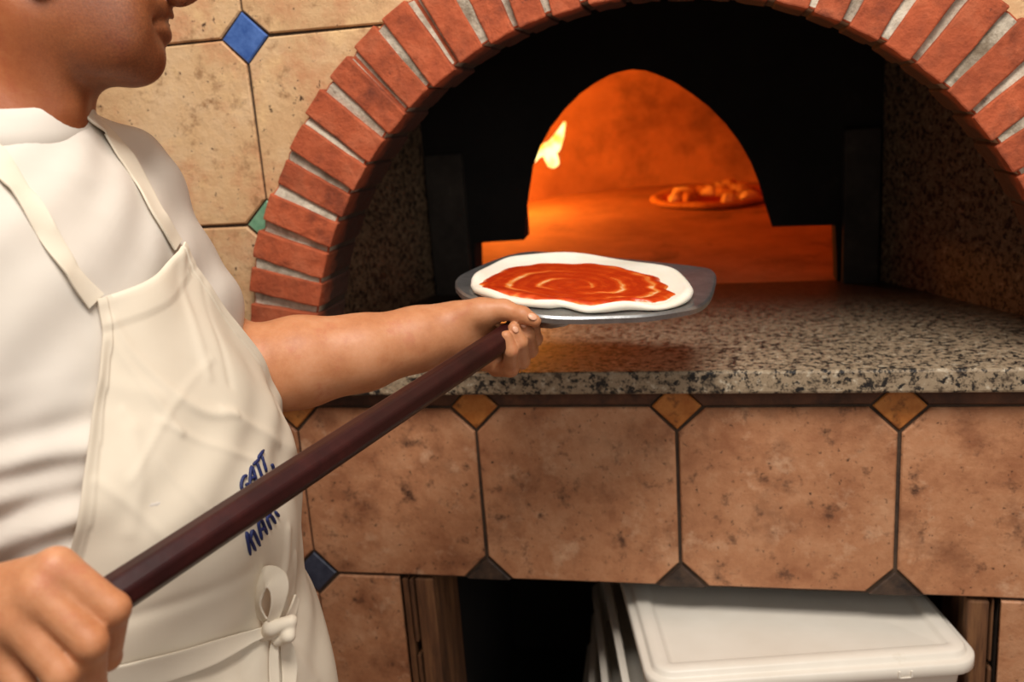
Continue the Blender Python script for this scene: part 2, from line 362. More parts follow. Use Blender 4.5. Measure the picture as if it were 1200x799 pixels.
# domed chamber, open to the front, and its rising hearth
DC = (.56, 1.22); DR = .72
prof = [(DR, 1.02), (DR, 1.15), (DR, 1.24)] + [(DR*math.cos(a), 1.24+.52*math.sin(a)) for a in np.linspace(.08, math.pi/2-.02, 16)]
dm = MB(); ns = 96; rings = []
for r, z in prof: rings.append([(DC[0]+r*math.cos(t), DC[1]+r*math.sin(t), z) for t in np.linspace(0, 2*math.pi, ns, endpoint=False)])
dm.loft(rings, 0, True, False, True); me = dm.mesh('chamber_dome'); bmw = bmesh.new(); bmw.from_mesh(me)
bmesh.ops.bisect_plane(bmw, geom=bmw.verts[:]+bmw.edges[:]+bmw.faces[:], plane_co=(0, .646, 0), plane_no=(0, 1, 0), clear_inner=True)
bmesh.ops.delete(bmw, geom=[v for v in bmw.verts if v.co.y < .6455], context='VERTS')
bmesh.ops.recalc_face_normals(bmw, faces=bmw.faces); bmw.to_mesh(me); bmw.free()
link('chamber_dome', me, MT['fire_brick'], ov, True)
hz = lambda y: 1.069 + max(0, y-.62)*.062
he = MB(); rows = []
for y in (.575, .62, 1.95): rows.append([(-.25, y, hz(y)), (1.4, y, hz(y)), (1.4, y, 1.0), (-.25, y, 1.0)])
he.loft(rows)
he.build('hearth_floor', MT['hearth'], ov)
# lamp of the fire (its own light) burns inside the chamber, out of sight behind the left jamb
pl = bpy.data.lights.new('fire_light', 'POINT'); pl.energy = 18; pl.color = (1, .29, .03); pl.shadow_soft_size = .10
po = bpy.data.objects.new('fire_light', pl); COL.objects.link(po); po.location = (.03, 1.42, 1.27)

# granite counter slab
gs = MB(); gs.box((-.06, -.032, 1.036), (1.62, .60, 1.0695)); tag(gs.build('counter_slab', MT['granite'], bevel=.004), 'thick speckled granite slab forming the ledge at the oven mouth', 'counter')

# firewood and the tongue of flame licking past the jamb
lg = MB()
def log_shape(mb, a, b, r, seed):
    q = random.Random(seed); a = np.array(a); b = np.array(b)
    pts = [a+(b-a)*t for t in np.linspace(0, 1, 7)]; mb.tube(pts, [r*q.uniform(.85, 1.1) for _ in pts], 9)
for a, b, r, lab in (((-.09, 1.20, 1.143), (.03, 1.54, 1.165), .038, 'charred log lying under the flame nearer the oven side'), ((-.04, 1.06, 1.134), (.065, 1.40, 1.155), .034, 'charred log lying under the flame nearer the hearth middle')):
    m_ = MB(); log_shape(m_, a, b, r, int(r*1000)); tag(m_.build('firewood_log', MT['log'], smooth=True), lab, 'log', 'firewood in the oven')
fm = bpy.data.materials.new('flame'); fm.use_nodes = True; nt = fm.node_tree; b_ = nt.nodes['Principled BSDF']; b_.inputs['Base Color'].default_value = (0, 0, 0, 1)
lw = nt.nodes.new('ShaderNodeTexNoise'); lw.inputs['Scale'].default_value = 22; tcn = nt.nodes.new('ShaderNodeTexCoord'); nt.links.new(tcn.outputs['Object'], lw.inputs['Vector'])
cr = nt.nodes.new('ShaderNodeValToRGB'); cr.color_ramp.elements[0].position = .38; cr.color_ramp.elements[0].color = (1, .42, .03, 1); cr.color_ramp.elements[1].position = .58; cr.color_ramp.elements[1].color = (1, .86, .32, 1)
nt.links.new(lw.outputs[0], cr.inputs[0]); nt.links.new(cr.outputs[0], b_.inputs['Emission Color']); b_.inputs['Emission Strength'].default_value = 2.2
FLD = 2.70
fp = smooth_path([np.array((.035, 1.42, 1.17)), np.array((.075, 1.42, 1.23)), at(622, 184, FLD), at(636, 177, FLD), at(647, 173, FLD), at(655, 160, FLD), at(662, 143, FLD)], 6)
fr = np.interp(np.linspace(0, 1, len(fp)), [0, .2, .45, .55, .7, .85, 1], [.030, .028, .013, .020, .021, .013, .003])
f_ = MB(); f_.tube(fp, fr, 14); f2 = smooth_path([at(x, y, FLD) for x, y in ((640, 172), (644, 180), (648, 190), (650, 196))], 5); f_.tube(f2, np.interp(np.linspace(0, 1, len(f2)), [0, .5, .85, 1], [.016, .019, .016, .005]), 12)
tag(f_.build('flame', fm, smooth=True), 'bright yellow flame curling past the left edge of the oven mouth', 'flame')

# ---- pizza baking in the oven
pz = empty('baked_pizza', (.655, 1.62, hz(1.62)), 'baked pizza with blistered toppings on the hearth inside the oven', 'pizza')
PC = np.array([.660, 1.60, hz(1.60)]); PR = .185; rg = random.Random(11)
def disc(mb, c, R, prof, seg, wob, seed, slope=0.0, mi=0):
    """round flat body of revolution with a wavering edge; prof = [(radius fraction, height)]"""
    q = np.random.RandomState(seed); ph = q.rand(6)*6.28; am = q.rand(6)*wob
    rings = []
    for fr_, h in prof:
        ring = []
        for t in np.linspace(0, 2*math.pi, seg, endpoint=False):
            wv = 1+sum(am[i]*math.sin((i+2)*t+ph[i]) for i in range(6))*fr_
            r = R*fr_*wv; hh = h*(1+.25*sum(am[i]/max(wob,1e-6)*math.sin((i+3)*t+ph[i]*2) for i in range(4))*(1 if fr_ > .8 else .3)/2)
            y = r*math.sin(t); ring.append((c[0]+r*math.cos(t), c[1]+y, c[2]+hh+y*slope))
        rings.append(ring)
    mb.loft(rings, mi)
m_ = MB(); disc(m_, PC+[0,0,.002], PR, [(.9,0),(1,.006),(1.0,.013),(.95,.019),(.87,.017),(.8,.010),(.02,.010)], 72, .018, 3, .062); m_.build('crust', MT['crust'], pz, True)
m_ = MB(); disc(m_, PC+[0,0,.010], PR*.84, [(1,0),(.98,.004),(.02,.006)], 64, .03, 5, .062); m_.build('sauce', MT['red_sauce'], pz, True)
for k in range(26):
    r = PR*.78*math.sqrt(rg.random()); t = rg.random()*6.28; s = rg.uniform(.016, .034)
    c = PC+[r*math.cos(t), r*math.sin(t), .013+r*math.sin(t)*.062]
    m_ = MB(); disc(m_, c, s, [(1,0),(1.03,.006),(.92,.013),(.68,.018+rg.random()*.006),(.35,.022+rg.random()*.006),(.03,.024)], 20, .09, 100+k); m_.build('topping', MT['cheese'] if k % 3 else MT['crust'], pz, True)
# ================================================================ dough boxes under the counter
def rrect(w, d, r, z, n=7, ins=0.0):
    w, d, r = w/2-ins, d/2-ins, max(.004, r-ins); out = []
    for cx, cy, a0 in ((w-r, d-r, 0), (-w+r, d-r, 90), (-w+r, -d+r, 180), (w-r, -d+r, 270)):
        for a in np.linspace(a0, a0+90, n): out.append((cx+r*math.cos(math.radians(a)), cy+r*math.sin(math.radians(a)), z))
    return out
BW, BD, BH = .460, .60, .088
def box_body(parent):
    b = MB(); R = lambda ins, z: rrect(BW, BD, .035, z, ins=ins)
    b.loft([R(.026, .0), R(.024, .004), R(.017, BH-.022), R(.016, BH-.020), R(.0035, BH-.019), R(.003, BH-.017), R(.003, BH-.002), R(.006, BH), R(.014, BH), R(.016, BH-.004), R(.026, .006)], cap0=True, cap1=True)
    o = b.build('body', MT['plastic'], parent, smooth=True, autosmooth=35); return o
LX, LY, LROT = .733, .175, math.radians(12.7)
LID_Z = .672
cs, sn = math.cos(LROT), math.sin(LROT)
bx = empty('dough_box', (0, 0, 0), 'top box of the white plastic stack, closed with a pale rimmed lid', 'box', 'dough boxes stacked in the niche'); body0 = box_body(bx)
ld = MB(); R = lambda ins, z: rrect(BW, BD, .038, z, ins=ins)
ld.loft([R(.014, -.030), R(.0, -.030), R(-.002, -.028), R(-.002, -.013), R(.001, -.0105), R(.0065, -.010), R(.009, -.008), R(.0105, -.003), R(.014, 0), R(.030, 0), R(.034, -.002), R(.037, -.006), R(.042, -.007)], cap0=True, cap1=True)
lid = ld.build('lid', MT['plastic'], bx, smooth=True, autosmooth=50); lid.location = (0, 0, BH+.012)
lt = MB()
for sx in (-.0085, .0085): lt.box((.122+sx-.0015, -BD/2-.0042, -.026), (.122+sx+.0015, -BD/2+.001, -.016))
lt.box((.112, -BD/2-.0035, -.0275), (.132, -BD/2+.001, -.0255))
cl = lt.build('clip', MT['plastic'], lid, bevel=.0006)
def place_box(r, x, y, z, rz): r.location = (x, y, z); r.rotation_euler = (0, 0, rz)
body0.matrix_parent_inverse = Matrix.Identity(4); lid.matrix_parent_inverse = Matrix.Identity(4)
top_z = LID_Z-BH-.012
ox = [0, -.025, -.050, -.078, -.104]; orz = [0, -1.0, -2.5, -7.0, -9.0]; dep = [0, .006, .012, .03, .045]
labs = [None, 'white plastic dough box directly under the lidded top one', 'white plastic dough box third from the top of the stack', 'white plastic dough box second from the bottom of the stack', 'white plastic dough box at the very bottom of the stack']
place_box(bx, LX, LY, top_z, LROT)
for k in range(1, 5):
    r = bx.copy(); COL.objects.link(r); r['label'] = labs[k]
    c = body0.copy(); COL.objects.link(c); c.parent = r
    place_box(r, LX+ox[k], LY+dep[k], top_z-BH*k*1.0, LROT+math.radians(orz[k]))

# ================================================================ the peel and the raw pizza on it
pe = empty('pizza_peel', at(560, 412, 1.10), 'long dark wooden handled peel with a wide aluminium blade', 'peel')
HA, HB = at(40, 759, .678), at(629, 371, 1.150)
hd_ = (HB-HA)/np.linalg.norm(HB-HA)
HA2 = HA+hd_*.012
u_ = np.cross(hd_, [0, 0, 1.0]); u_ /= np.linalg.norm(u_); v_ = np.cross(u_, hd_)
rings = []
for t in (0, .004, .15, .3, .5, .75, .96, 1.0):
    c = HA2+(HB-HA2)*t; r = np.interp(t, [0, .004, .3, 1], [.010, .0160, .0158, .0142]) * (.8 if t == 1 else 1)
    rings.append([c+r*1.06*(math.cos(a)*u_*1.0+math.sin(a)*v_) for a in np.radians(np.arange(8)*45+22.5)])
m_ = MB(); m_.loft(rings); m_.build('handle', MT['handle'], pe, bevel=.0022)
BT, BR = math.radians(.8), math.radians(-6.5)
BP = at(690, 337, 1.21)
h0, l0 = np.array([.4, .917, 0]), np.array([.917, -.4, 0]); zz = np.array([0, 0, 1.0])
bh = h0*math.cos(BT)+zz*math.sin(BT); bl = l0*math.cos(BR)+zz*math.sin(BR); bn = np.cross(bl, bh); bn /= np.linalg.norm(bn); bl = np.cross(bh, bn)
def bpt(x, y, z=0.0): return BP+bl*x+bh*y+bn*z
def onblade(px, py, z=0.0):
    R_ = FW+(px-600)/F_PX*RT-(py-399.5)/F_PX*UP; t = ((BP+bn*z-CAM) @ bn)/(R_ @ bn); q = CAM+t*R_-BP; return float(q @ bl), float(q @ bh)
outl = [onblade(*p) for p in ((534,336),(536,326),(552,317),(578,306),(600,299),(625,295.5),(660,298),(700,301),(770,308),(815,313),(832,316),(838.5,322),(838,334),(832,349),(820,359),(800,364),(760,370),(720,372),(680,373),(645,372),(615,367),(570,354),(545,346))]
oc = smooth_path(outl+outl[:1], 4)[:-1]; cx_, cy_ = oc.mean(0)
m_ = MB(); rings = []
def sc(s, z, drop=0):
    out = []
    for x, y in oc:
        X, Y = cx_+(x-cx_)*s, cy_+(y-cy_)*s
        out.append(bpt(X, Y, z))
    return out
m_.loft([sc(.02, -.0012), sc(.97, -.0014), sc(.985, -.0070), sc(.998, -.0072), sc(1.003, -.001), sc(.99, .0016), sc(.97, .0018), sc(.95, .0012), sc(.02, .0012)])
blade = m_.build('blade', MT['steel'], pe, smooth=True, autosmooth=40)
# socket joining handle and blade
m_ = MB(); s0 = HB-hd_*.012; s1 = np.array(bpt(*onblade(662, 367), -.009)); s2 = np.array(bpt(*onblade(676, 362), -.010))
m_.tube([s0, s0+hd_*.012, s1*.6+s0*.4, s1, s2], [.0135, .0135, .010, .007, .003], 12); m_.build('socket', MT['steel'], pe, True)

pz = empty('raw_pizza', BP, 'raw pizza spread with tomato sauce resting on the peel blade', 'pizza')
dl = [onblade(*p, .004) for p in ((551,336),(554,328),(566,318),(585,310),(608,305),(650,302.5),(700,304),(750,309),(785,318),(803,329),(811,342),(809,352),(795,359),(770,363.5),(740,363),(710,366),(685,366),(660,360),(640,361),(610,358),(580,352),(558,345))]
dc = smooth_path(dl+dl[:1], 4)[:-1]; dx, dy = dc.mean(0)
def dring(s, z, q=None, w_=0):
    out = []
    for i, (x, y) in enumerate(dc):
        e = 1+(0 if q is None else w_*q[i]); out.append(bpt(dx+(x-dx)*s*e, dy+(y-dy)*s*e, z*(1 if q is None else 1+.35*q[i])))
    return out
def ring_noise(n, seed, modes=9, lo=2):
    q = np.random.RandomState(seed); t = np.linspace(0, 2*np.pi, n, endpoint=False)
    y = sum(q.randn()*np.sin(k*t+q.rand()*6.28)/math.sqrt(k) for k in range(lo, lo+modes)); return y/np.abs(y).max()
q = ring_noise(len(dc), 4)
m_ = MB(); m_.loft([dring(.02, .0025), dring(.96, .0025), dring(.995, .0045, q, .006), dring(1.0, .0075, q, .008), dring(.985, .0105, q, .008), dring(.955, .0118, q, .006), dring(.92, .0108, q, .004), dring(.88, .0085), dring(.6, .008), dring(.3, .008), dring(.02, .008)])
m_.build('dough', MT['dough'], pz, smooth=True)
# sauce: thin uneven layer with a spiral ridge left by the ladle
ns = len(dc); q2 = ring_noise(ns, 9, 16, 3)
sm = bpy.data.materials.new('tomato sauce'); sm.use_nodes = True; nt = sm.node_tree; N = nt.nodes; L = nt.links; b_ = N['Principled BSDF']; b_.inputs['Roughness'].default_value = .32
uvn = N.new('ShaderNodeAttribute'); uvn.attribute_name = 'thin'
nz = N.new('ShaderNodeTexNoise'); nz.inputs['Scale'].default_value = 60; nz.inputs['Detail'].default_value = 8; tcn = N.new('ShaderNodeTexCoord'); L.new(tcn.outputs['Object'], nz.inputs['Vector'])
ad = N.new('ShaderNodeMath'); ad.operation = 'MULTIPLY_ADD'; L.new(nz.outputs[0], ad.inputs[0]); ad.inputs[1].default_value = .55; L.new(uvn.outputs['Fac'], ad.inputs[2])
cr = N.new('ShaderNodeValToRGB'); e = cr.color_ramp.elements; e[0].position = .25; e[0].color = (*sr(176,46,10), 1); e[1].position = 1.0; e[1].color = (*sr(240,200,150), 1)
x_ = e.new(.52); x_.color = (*sr(202,70,18), 1); x_ = e.new(.8); x_.color = (*sr(226,134,60), 1)
L.new(ad.outputs[0], cr.inputs[0]); L.new(cr.outputs[0], b_.inputs['Base Color']); bp = N.new('ShaderNodeBump'); bp.inputs['Strength'].default_value = .35; bp.inputs['Distance'].default_value = .004; L.new(nz.outputs[0], bp.inputs['Height']); L.new(bp.outputs[0], b_.inputs['Normal'])
sl = [onblade(*p, .010) for p in ((560,338),(563,331),(574,322),(596,313),(625,309),(660,308),(700,309),(742,316),(772,326),(788,340),(784,349),(766,353),(740,352),(715,355.5),(690,356.5),(668,353),(640,352),(610,347),(580,342))]
sp = smooth_path(sl+sl[:1], 8)[:-1]; ns = len(sp); q2 = ring_noise(ns, 9, 30, 4); q3 = ring_noise(ns, 21, 40, 6); q4 = ring_noise(ns, 33, 12, 2); sx, sy = sp.mean(0)
vs = []; fs = []; thin = []; NR = 46
for k in range(NR+1):
    s = max(k/NR, .01)
    for i, (x, y) in enumerate(sp):
        ang = math.atan2(y-sy, x-sx); ss = s*(1+.05*q2[i]*s)
        X, Y = sx+(x-sx)*ss, sy+(y-sy)*ss; rr = s
        spir = (rr*3.1 - ang/(2*math.pi)) % 1.0
        rid = math.exp(-((spir-.5)/.13)**2)*(1 if .18 < rr < .93 else .3)*(.55+.45*math.sin(ang*2+1.0))
        rid = max(0, rid)
        edge = max(0, (rr-.90)/.10)
        z = .0085+.0022*(1-rid*.6)-.0028*edge**2 + .0022*max(0, (rr-.72)/.28)*(1-edge)
        vs.append(bpt(X, Y, z)); thin.append(.62*rid+.40*edge**2+.30*max(0, q3[i])*max(0, rr-.6)/.4+.16*q4[(i+k*7) % ns]*(rr > .1))
for k in range(NR):
    for i in range(ns):
        j = (i+1) % ns; fs.append((k*ns+i, k*ns+j, (k+1)*ns+j, (k+1)*ns+i))
fs.append(tuple(reversed(range(ns))))
m_ = MB(); m_.add(vs, fs); me = m_.mesh('sauce'); at_ = me.attributes.new('thin', 'FLOAT', 'POINT'); at_.data.foreach_set('value', thin)
bmw = bmesh.new(); bmw.from_mesh(me); bmesh.ops.recalc_face_normals(bmw, faces=bmw.faces); 
bmw.to_mesh(me); bmw.free(); so = link('sauce', me, sm, pz, True)
# ================================================================ the baker: distance-field modelling (smoothly joined limbs, meshed in one piece)
def cap(a, b, ra, rb=None, k=.012): return ('c', np.array(a, float), np.array(b, float), ra, ra if rb is None else rb, k)
def ell(c, r, k=.02, ax=None): return ('e', np.array(c, float), np.eye(3) if ax is None else np.array(ax, float), np.array(r, float), k)
def sub(op, k=.004): return ('s', op, k)
def grp(ops, k): return ('g', ops, k)
def prim(op, P):
    if op[0] == 'c':
        _, a, b, ra, rb, _k = op; ba = b-a; h = np.clip(((P-a) @ ba)/max(ba @ ba, 1e-9), 0, 1)
        return np.linalg.norm(P-a-h[:, None]*ba, axis=1) - (ra+(rb-ra)*h)
    if op[0] == 'e':
        _, c, ax, r, _k = op; q = (P-c) @ ax.T; k0 = np.linalg.norm(q/r, axis=1); k1 = np.linalg.norm(q/r**2, axis=1)
        return k0*(k0-1)/np.maximum(k1, 1e-6)
    if op[0] == 's': return prim(op[1], P)
    if op[0] == 'g': return field(op[1], P)
def smin(a, b, k):
    h = np.maximum(k-np.abs(a-b), 0)/k; return np.minimum(a, b)-h*h*k*.25
def field(ops, P):
    d = np.full(len(P), 9.0)
    for op in ops:
        v = prim(op, P)
        if op[0] == 's': d = -smin(-d, v, op[2])
        else: d = smin(d, v, op[-1])
    return d
def isosurface(ops, lo, hi, h, disp=None, B=14):
    """surface-net mesh of field(ops)=0 on a grid of step h; only blocks near the surface are sampled"""
    lo = np.array(lo, float); nb = np.ceil((np.array(hi)-lo)/(h*B)).astype(int); n = nb*B+1
    G = np.full(tuple(n), .5, np.float32)
    ii = np.stack(np.meshgrid(*[np.arange(k) for k in nb], indexing='ij'), -1).reshape(-1, 3)
    cen = lo+(ii+.5)*B*h; half = B*h*.5*math.sqrt(3)
    V = np.stack([prim(o, cen) for o in ops], 1); pos = [i for i, o in enumerate(ops) if o[0] != 's']; dc_ = V[:, pos].min(1)
    sl = 1.25*half+.02
    loc = np.stack(np.meshgrid(*[np.arange(B+1)]*3, indexing='ij'), -1).reshape(-1, 3)*h
    for bi in range(len(ii)):
        i, j, k = ii[bi]*B
        if dc_[bi] < -sl: G[i:i+B+1, j:j+B+1, k:k+B+1] = -.5; continue
    for bi in np.where(np.abs(dc_) <= sl)[0]:
        i, j, k = ii[bi]*B
        use = [o for q, o in enumerate(ops) if V[bi, q] < dc_[bi]+2.4*half+o[-1] or (o[0] == 's' and V[bi, q] < 2*half)]
        P = lo+np.array([i, j, k])*h+loc; d = field(use, P)
        if disp is not None: d = d+disp(P)
        G[i:i+B+1, j:j+B+1, k:k+B+1] = d.reshape(B+1, B+1, B+1)
    S = G < 0
    c8 = [S[a:n[0]-1+a, b:n[1]-1+b, c:n[2]-1+c] for a in (0, 1) for b in (0, 1) for c in (0, 1)]
    any_ = c8[0].copy(); all_ = c8[0].copy()
    for s in c8[1:]: any_ |= s; all_ &= s
    act = any_ & ~all_; cells = np.argwhere(act); idx = np.full(act.shape, -1, np.int32); idx[tuple(cells.T)] = np.arange(len(cells))
    acc = np.zeros((len(cells), 3)); cnt = np.zeros(len(cells)); x, y, z = cells.T
    for ax in range(3):
        o1, o2 = [q for q in range(3) if q != ax]
        for a in (0, 1):
            for b in (0, 1):
                p = np.zeros(3, int); p[o1] = a; p[o2] = b; q = p.copy(); q[ax] = 1
                v0 = G[x+p[0], y+p[1], z+p[2]]; v1 = G[x+q[0], y+q[1], z+q[2]]; m = (v0 < 0) != (v1 < 0)
                t = v0[m]/(v0[m]-v1[m]); pt = np.tile(p.astype(float), (m.sum(), 1)); pt[:, ax] = t; acc[m] += pt; cnt[m] += 1
    verts = lo+(cells+acc/cnt[:, None])*h; quads = []
    for ax in range(3):
        o1, o2 = (ax+1) % 3, (ax+2) % 3; e = [slice(None)]*3; f = [slice(None)]*3; e[ax] = slice(0, n[ax]-1); f[ax] = slice(1, n[ax])
        d = S[tuple(e)] != S[tuple(f)]; ed = np.argwhere(d); ok = (ed[:, o1] > 0) & (ed[:, o2] > 0) & (ed[:, o1] < n[o1]-1) & (ed[:, o2] < n[o2]-1); ed = ed[ok]
        inside = S[tuple(ed.T)]; qs = []
        for a, b in ((1, 1), (0, 1), (0, 0), (1, 0)):
            c = ed.copy(); c[:, o1] -= a; c[:, o2] -= b; qs.append(idx[tuple(c.T)])
        q = np.stack(qs, 1); q[~inside] = q[~inside][:, ::-1]; quads.append(q)
    return verts, np.concatenate(quads)
def iso_object(name, ops, lo, hi, h, mt, parent, disp=None):
    v, q = isosurface(ops, lo, hi, h, disp); me = bpy.data.meshes.new(name)
    me.vertices.add(len(v)); me.vertices.foreach_set('co', v.astype(np.float32).ravel()); me.loops.add(q.size); me.loops.foreach_set('vertex_index', q.astype(np.int32).ravel())
    me.polygons.add(len(q)); me.polygons.foreach_set('loop_start', np.arange(0, q.size, 4, dtype=np.int32)); me.update(); me.validate()
    o = link(name, me, mt, parent, True); return o
HEADD = .885
def hp(x, y, lat=0.0): return at(x, y, HEADD-lat)
HAX = np.array([RT, -UP, -FW])            # head axes: forward (photo right), down, towards the viewer
NK = np.array([.03, -.525, 1.40])
# ---- torso, as the cotton shirt has it; the skin lies g metres further in
def torso(g=0.0, k=.06):
    e = lambda c, r, kk=k: ell(c, np.array(r)-g, kk)
    return [e((.058, -.522, 1.25), (.114, .172, .20)), e((.110, -.525, 1.07), (.134, .172, .18), .08), e((.075, -.535, .88), (.120, .168, .15), .08),
            cap(at(128, 246, 1.0), (-.005, -.70, 1.375), .058-g, .062-g, .05), cap(at(62, 186, .925), at(130, 208, .99), .056-g, .058-g, .04), cap(hp(16, 205), hp(20, 165), .070-g, .056-g, .04)]
SHL, ELL_ = at(130, 250, 1.0), at(268, 440, 1.075)
SHR = np.array([-.005, -.715, 1.375]); WRR = at(-60, 726, .70); ELR = np.array([-.10, -.83, 1.125])
# ---- skin
def px(p): return at(*p[:3])
def finger(js, rs, k=.004): return grp([cap(px(js[i]), px(js[i+1]), rs[i], rs[i+1], k) for i in range(len(js)-1)], .0022)
head = [ell(hp(70, -88), (.098, .105, .076), .02, HAX), ell(hp(122, -20), (.058, .085, .054), .03, HAX),
        cap(hp(45, 22, .044), hp(156, 64, .012), .022, .020, .025), cap(hp(45, 22, -.044), hp(156, 64, -.012), .022, .020, .025), cap(hp(164, 70, .006), hp(164, 70, -.006), .0215, .0215, .012),
        cap(hp(140, 70), hp(90, 76), .015, .020, .025), ell(hp(105, 22, .036), (.05, .05, .022), .03, HAX), ell(hp(105, 22, -.036), (.05, .05, .022), .03, HAX),
        cap(hp(194, -72), hp(221, -10), .009, .0105, .012), cap(hp(209, -4, .010), hp(209, -4, -.010), .0095, .0095, .008),
        ell(hp(186, 13), (.0112, .0090, .024), .004, HAX), ell(hp(185, 38), (.0108, .0100, .021), .004, HAX), ell(hp(172, 18), (.015, .024, .032), .012, HAX),
        sub(cap(hp(199, 24.5, -.024), hp(199, 24.5, .010), .0022), .004), sub(cap(hp(190, 24.5, .012), hp(178, 26, .023), .0022), .005),
        sub(ell(hp(212, 3, .0065), (.006, .005, .0035), .004, HAX), .003),
        cap(hp(176, -98, .035), hp(182, -98, -.035), .012, .012, .02), cap(hp(171, -74, .031), hp(171, -74, .031), .012, .012, .004), cap(hp(171, -74, -.031), hp(171, -74, -.031), .012, .012, .004),
        ell(hp(42, -58, .078), (.019, .033, .009), .006, HAX), ell(hp(42, -58, -.078), (.019, .033, .009), .006, HAX),
        cap(hp(38, 20), hp(18, 165), .056, .060, .03), cap(hp(-2, -5, .052), hp(72, 128, .022), .014, .012, .03), cap(hp(-2, -5, -.052), hp(72, 128, -.022), .014, .012, .03)]
arm_l = [cap(SHL, ELL_, .050, .047, .03), cap(at(288, 436, 1.075), at(352, 424, 1.085), .049, .0475, .03), cap(at(352, 424, 1.085), at(425, 413, 1.10), .0475, .0395, .03),
         cap(at(425, 413, 1.10), at(490, 397, 1.12), .0395, .033, .03), cap(at(490, 397, 1.12), at(532, 385, 1.13), .033, .0275, .03)]
# left hand: palm behind and under the handle, thumb along its top, four fingers closing over the front
hand_l = [grp([cap(at(530, 386, 1.132), at(572, 408, 1.150), .027, .021, .02), cap(at(540, 400, 1.14), at(585, 424, 1.150), .023, .0135, .02), cap(at(540, 392, 1.14), at(610, 396, 1.17), .022, .014, .02),
          ell(at(560, 368, 1.112), (.029, .0185, .019), .02, HAX)], .02),
    grp([cap(at(566, 365, 1.108), at(590, 363, 1.104), .0165, .0128, .01), cap(at(590, 363, 1.104), at(612, 369, 1.094), .0118, .0100, .005), cap(at(612, 369, 1.094), at(627, 376, 1.090), .0096, .0076, .005)], .006),
    finger([(582, 430, 1.15), (598, 432, 1.118), (599, 411, 1.089), (593, 394, 1.085)], [.0122, .0098, .0082, .0070]),
    finger([(596, 422, 1.165), (611, 423, 1.130), (610, 401, 1.097), (602, 384, 1.092)], [.0125, .0100, .0084, .0070]),
    finger([(606, 412, 1.18), (621, 410, 1.142), (619, 391, 1.109), (611, 378, 1.102)], [.0125, .0098, .0082, .0070]),
    finger([(611, 400, 1.185), (627, 397, 1.154), (625, 384, 1.127), (618, 376, 1.118)], [.0115, .0092, .0078, .0066])]
arm_r = [cap(SHR, ELR, .050, .045, .03), cap(ELR, ELR*.6+WRR*.4, .046, .045, .03), cap(ELR*.6+WRR*.4, WRR, .045, .030, .03)]
HZ = .022
def r_(x, y, d): return at(x, y, d+HZ)
def fr_(js, rs): return grp([cap(r_(*js[i]), r_(*js[i+1]), rs[i], rs[i+1], .004) for i in range(len(js)-1)], .005)
hand_r = [grp([cap(WRR, r_(66, 668, .652), .028, .0150, .02), cap(WRR, r_(44, 698, .645), .028, .0165, .02), cap(WRR, r_(22, 730, .645), .028, .0160, .02), cap(WRR, r_(-2, 764, .652), .026, .0150, .02), cap(r_(-30, 740, .665), r_(40, 735, .662), .024, .017, .02)], .02),
    fr_([(66, 665, .650), (133, 713, .655), (126, 770, .690), (92, 775, .715)], [.0150, .0118, .0100, .0085]),
    fr_([(46, 694, .642), (106, 753, .640), (108, 806, .672), (72, 806, .705)], [.0155, .0122, .0102, .0088]),
    fr_([(24, 730, .640), (72, 790, .638), (78, 845, .670), (42, 846, .70)], [.0150, .0120, .0100, .0086]),
    fr_([(-2, 764, .646), (36, 824, .645), (44, 870, .672), (15, 870, .698)], [.0135, .0105, .0090, .0078]),
    grp([cap(r_(-30, 745, .690), r_(40, 772, .722), .017, .0135, .006), cap(r_(40, 772, .722), r_(92, 752, .728), .0125, .0095, .006)], .01)]
body_ops = torso(.011, .06)+head+arm_l+hand_l+arm_r+hand_r
# ---- shirt
shirt_ops = torso(0)+[cap(SHL, SHL*.45+ELL_*.55, .060, .066, .05), cap(SHR, SHR*.3+ELR*.7, .066, .072, .05)]
def shirt_disp(P):
    x, y, z = P.T
    ang = np.arctan2(y+.53, x-.03)
    # cloth bunching in rolls where the belly pushes the side seam, fading out towards the chest
    w1 = np.clip((1.26-z)/.12, 0, 1)*np.clip((z-.86)/.1, 0, 1)*np.clip((-y-.56)/.06, 0, 1)
    ph = z*88+np.sin(ang*3.1+1)*1.2+np.sin(z*23+ang*2)*1.1-(x*14)
    d = -.0070*w1*np.sin(ph)*(.6+.4*np.sin(ang*5+z*31))-.0030*w1*np.sin(ph*1.9+1.3)
    # soft drag lines over the chest and sleeve
    d += -.0020*np.sin(x*44+z*26+y*30+1.4*np.sin(z*17+y*9))*np.clip((z-1.1)/.1, 0, 1)
    d += -.0013*np.sin(x*95-z*70+y*50+2*np.sin(y*25))
    return d
apron_ops = [ell((.058, -.522, 1.25), (.114, .172, .20), .1), ell((.110, -.525, 1.07), (.134, .172, .18), .10), ell((.085, -.535, .88), (.124, .172, .15), .10), cap((.125, -.535, .84), (.165, -.535, .42), .140, .18, .08)]
def apron_disp(P):
    x, y, z = P.T
    d = -.0022*np.sin(z*30+y*42+1.6*np.sin(y*21+z*8))-.0014*np.sin(z*64-y*70+1.5*np.sin(z*33))
    d += -.0012*np.exp(-((z-1.19+ .75*(y+.56))/.010)**2)*np.clip((1.27-z)/.05, 0, 1) + .0008*np.exp(-((z-1.165+.75*(y+.56))/.012)**2)
    d += -.0045*np.sin(y*58+z*5)*np.clip((.98-z)/.2, 0, 1)
    return d
AXP = np.array([.02, -.53])
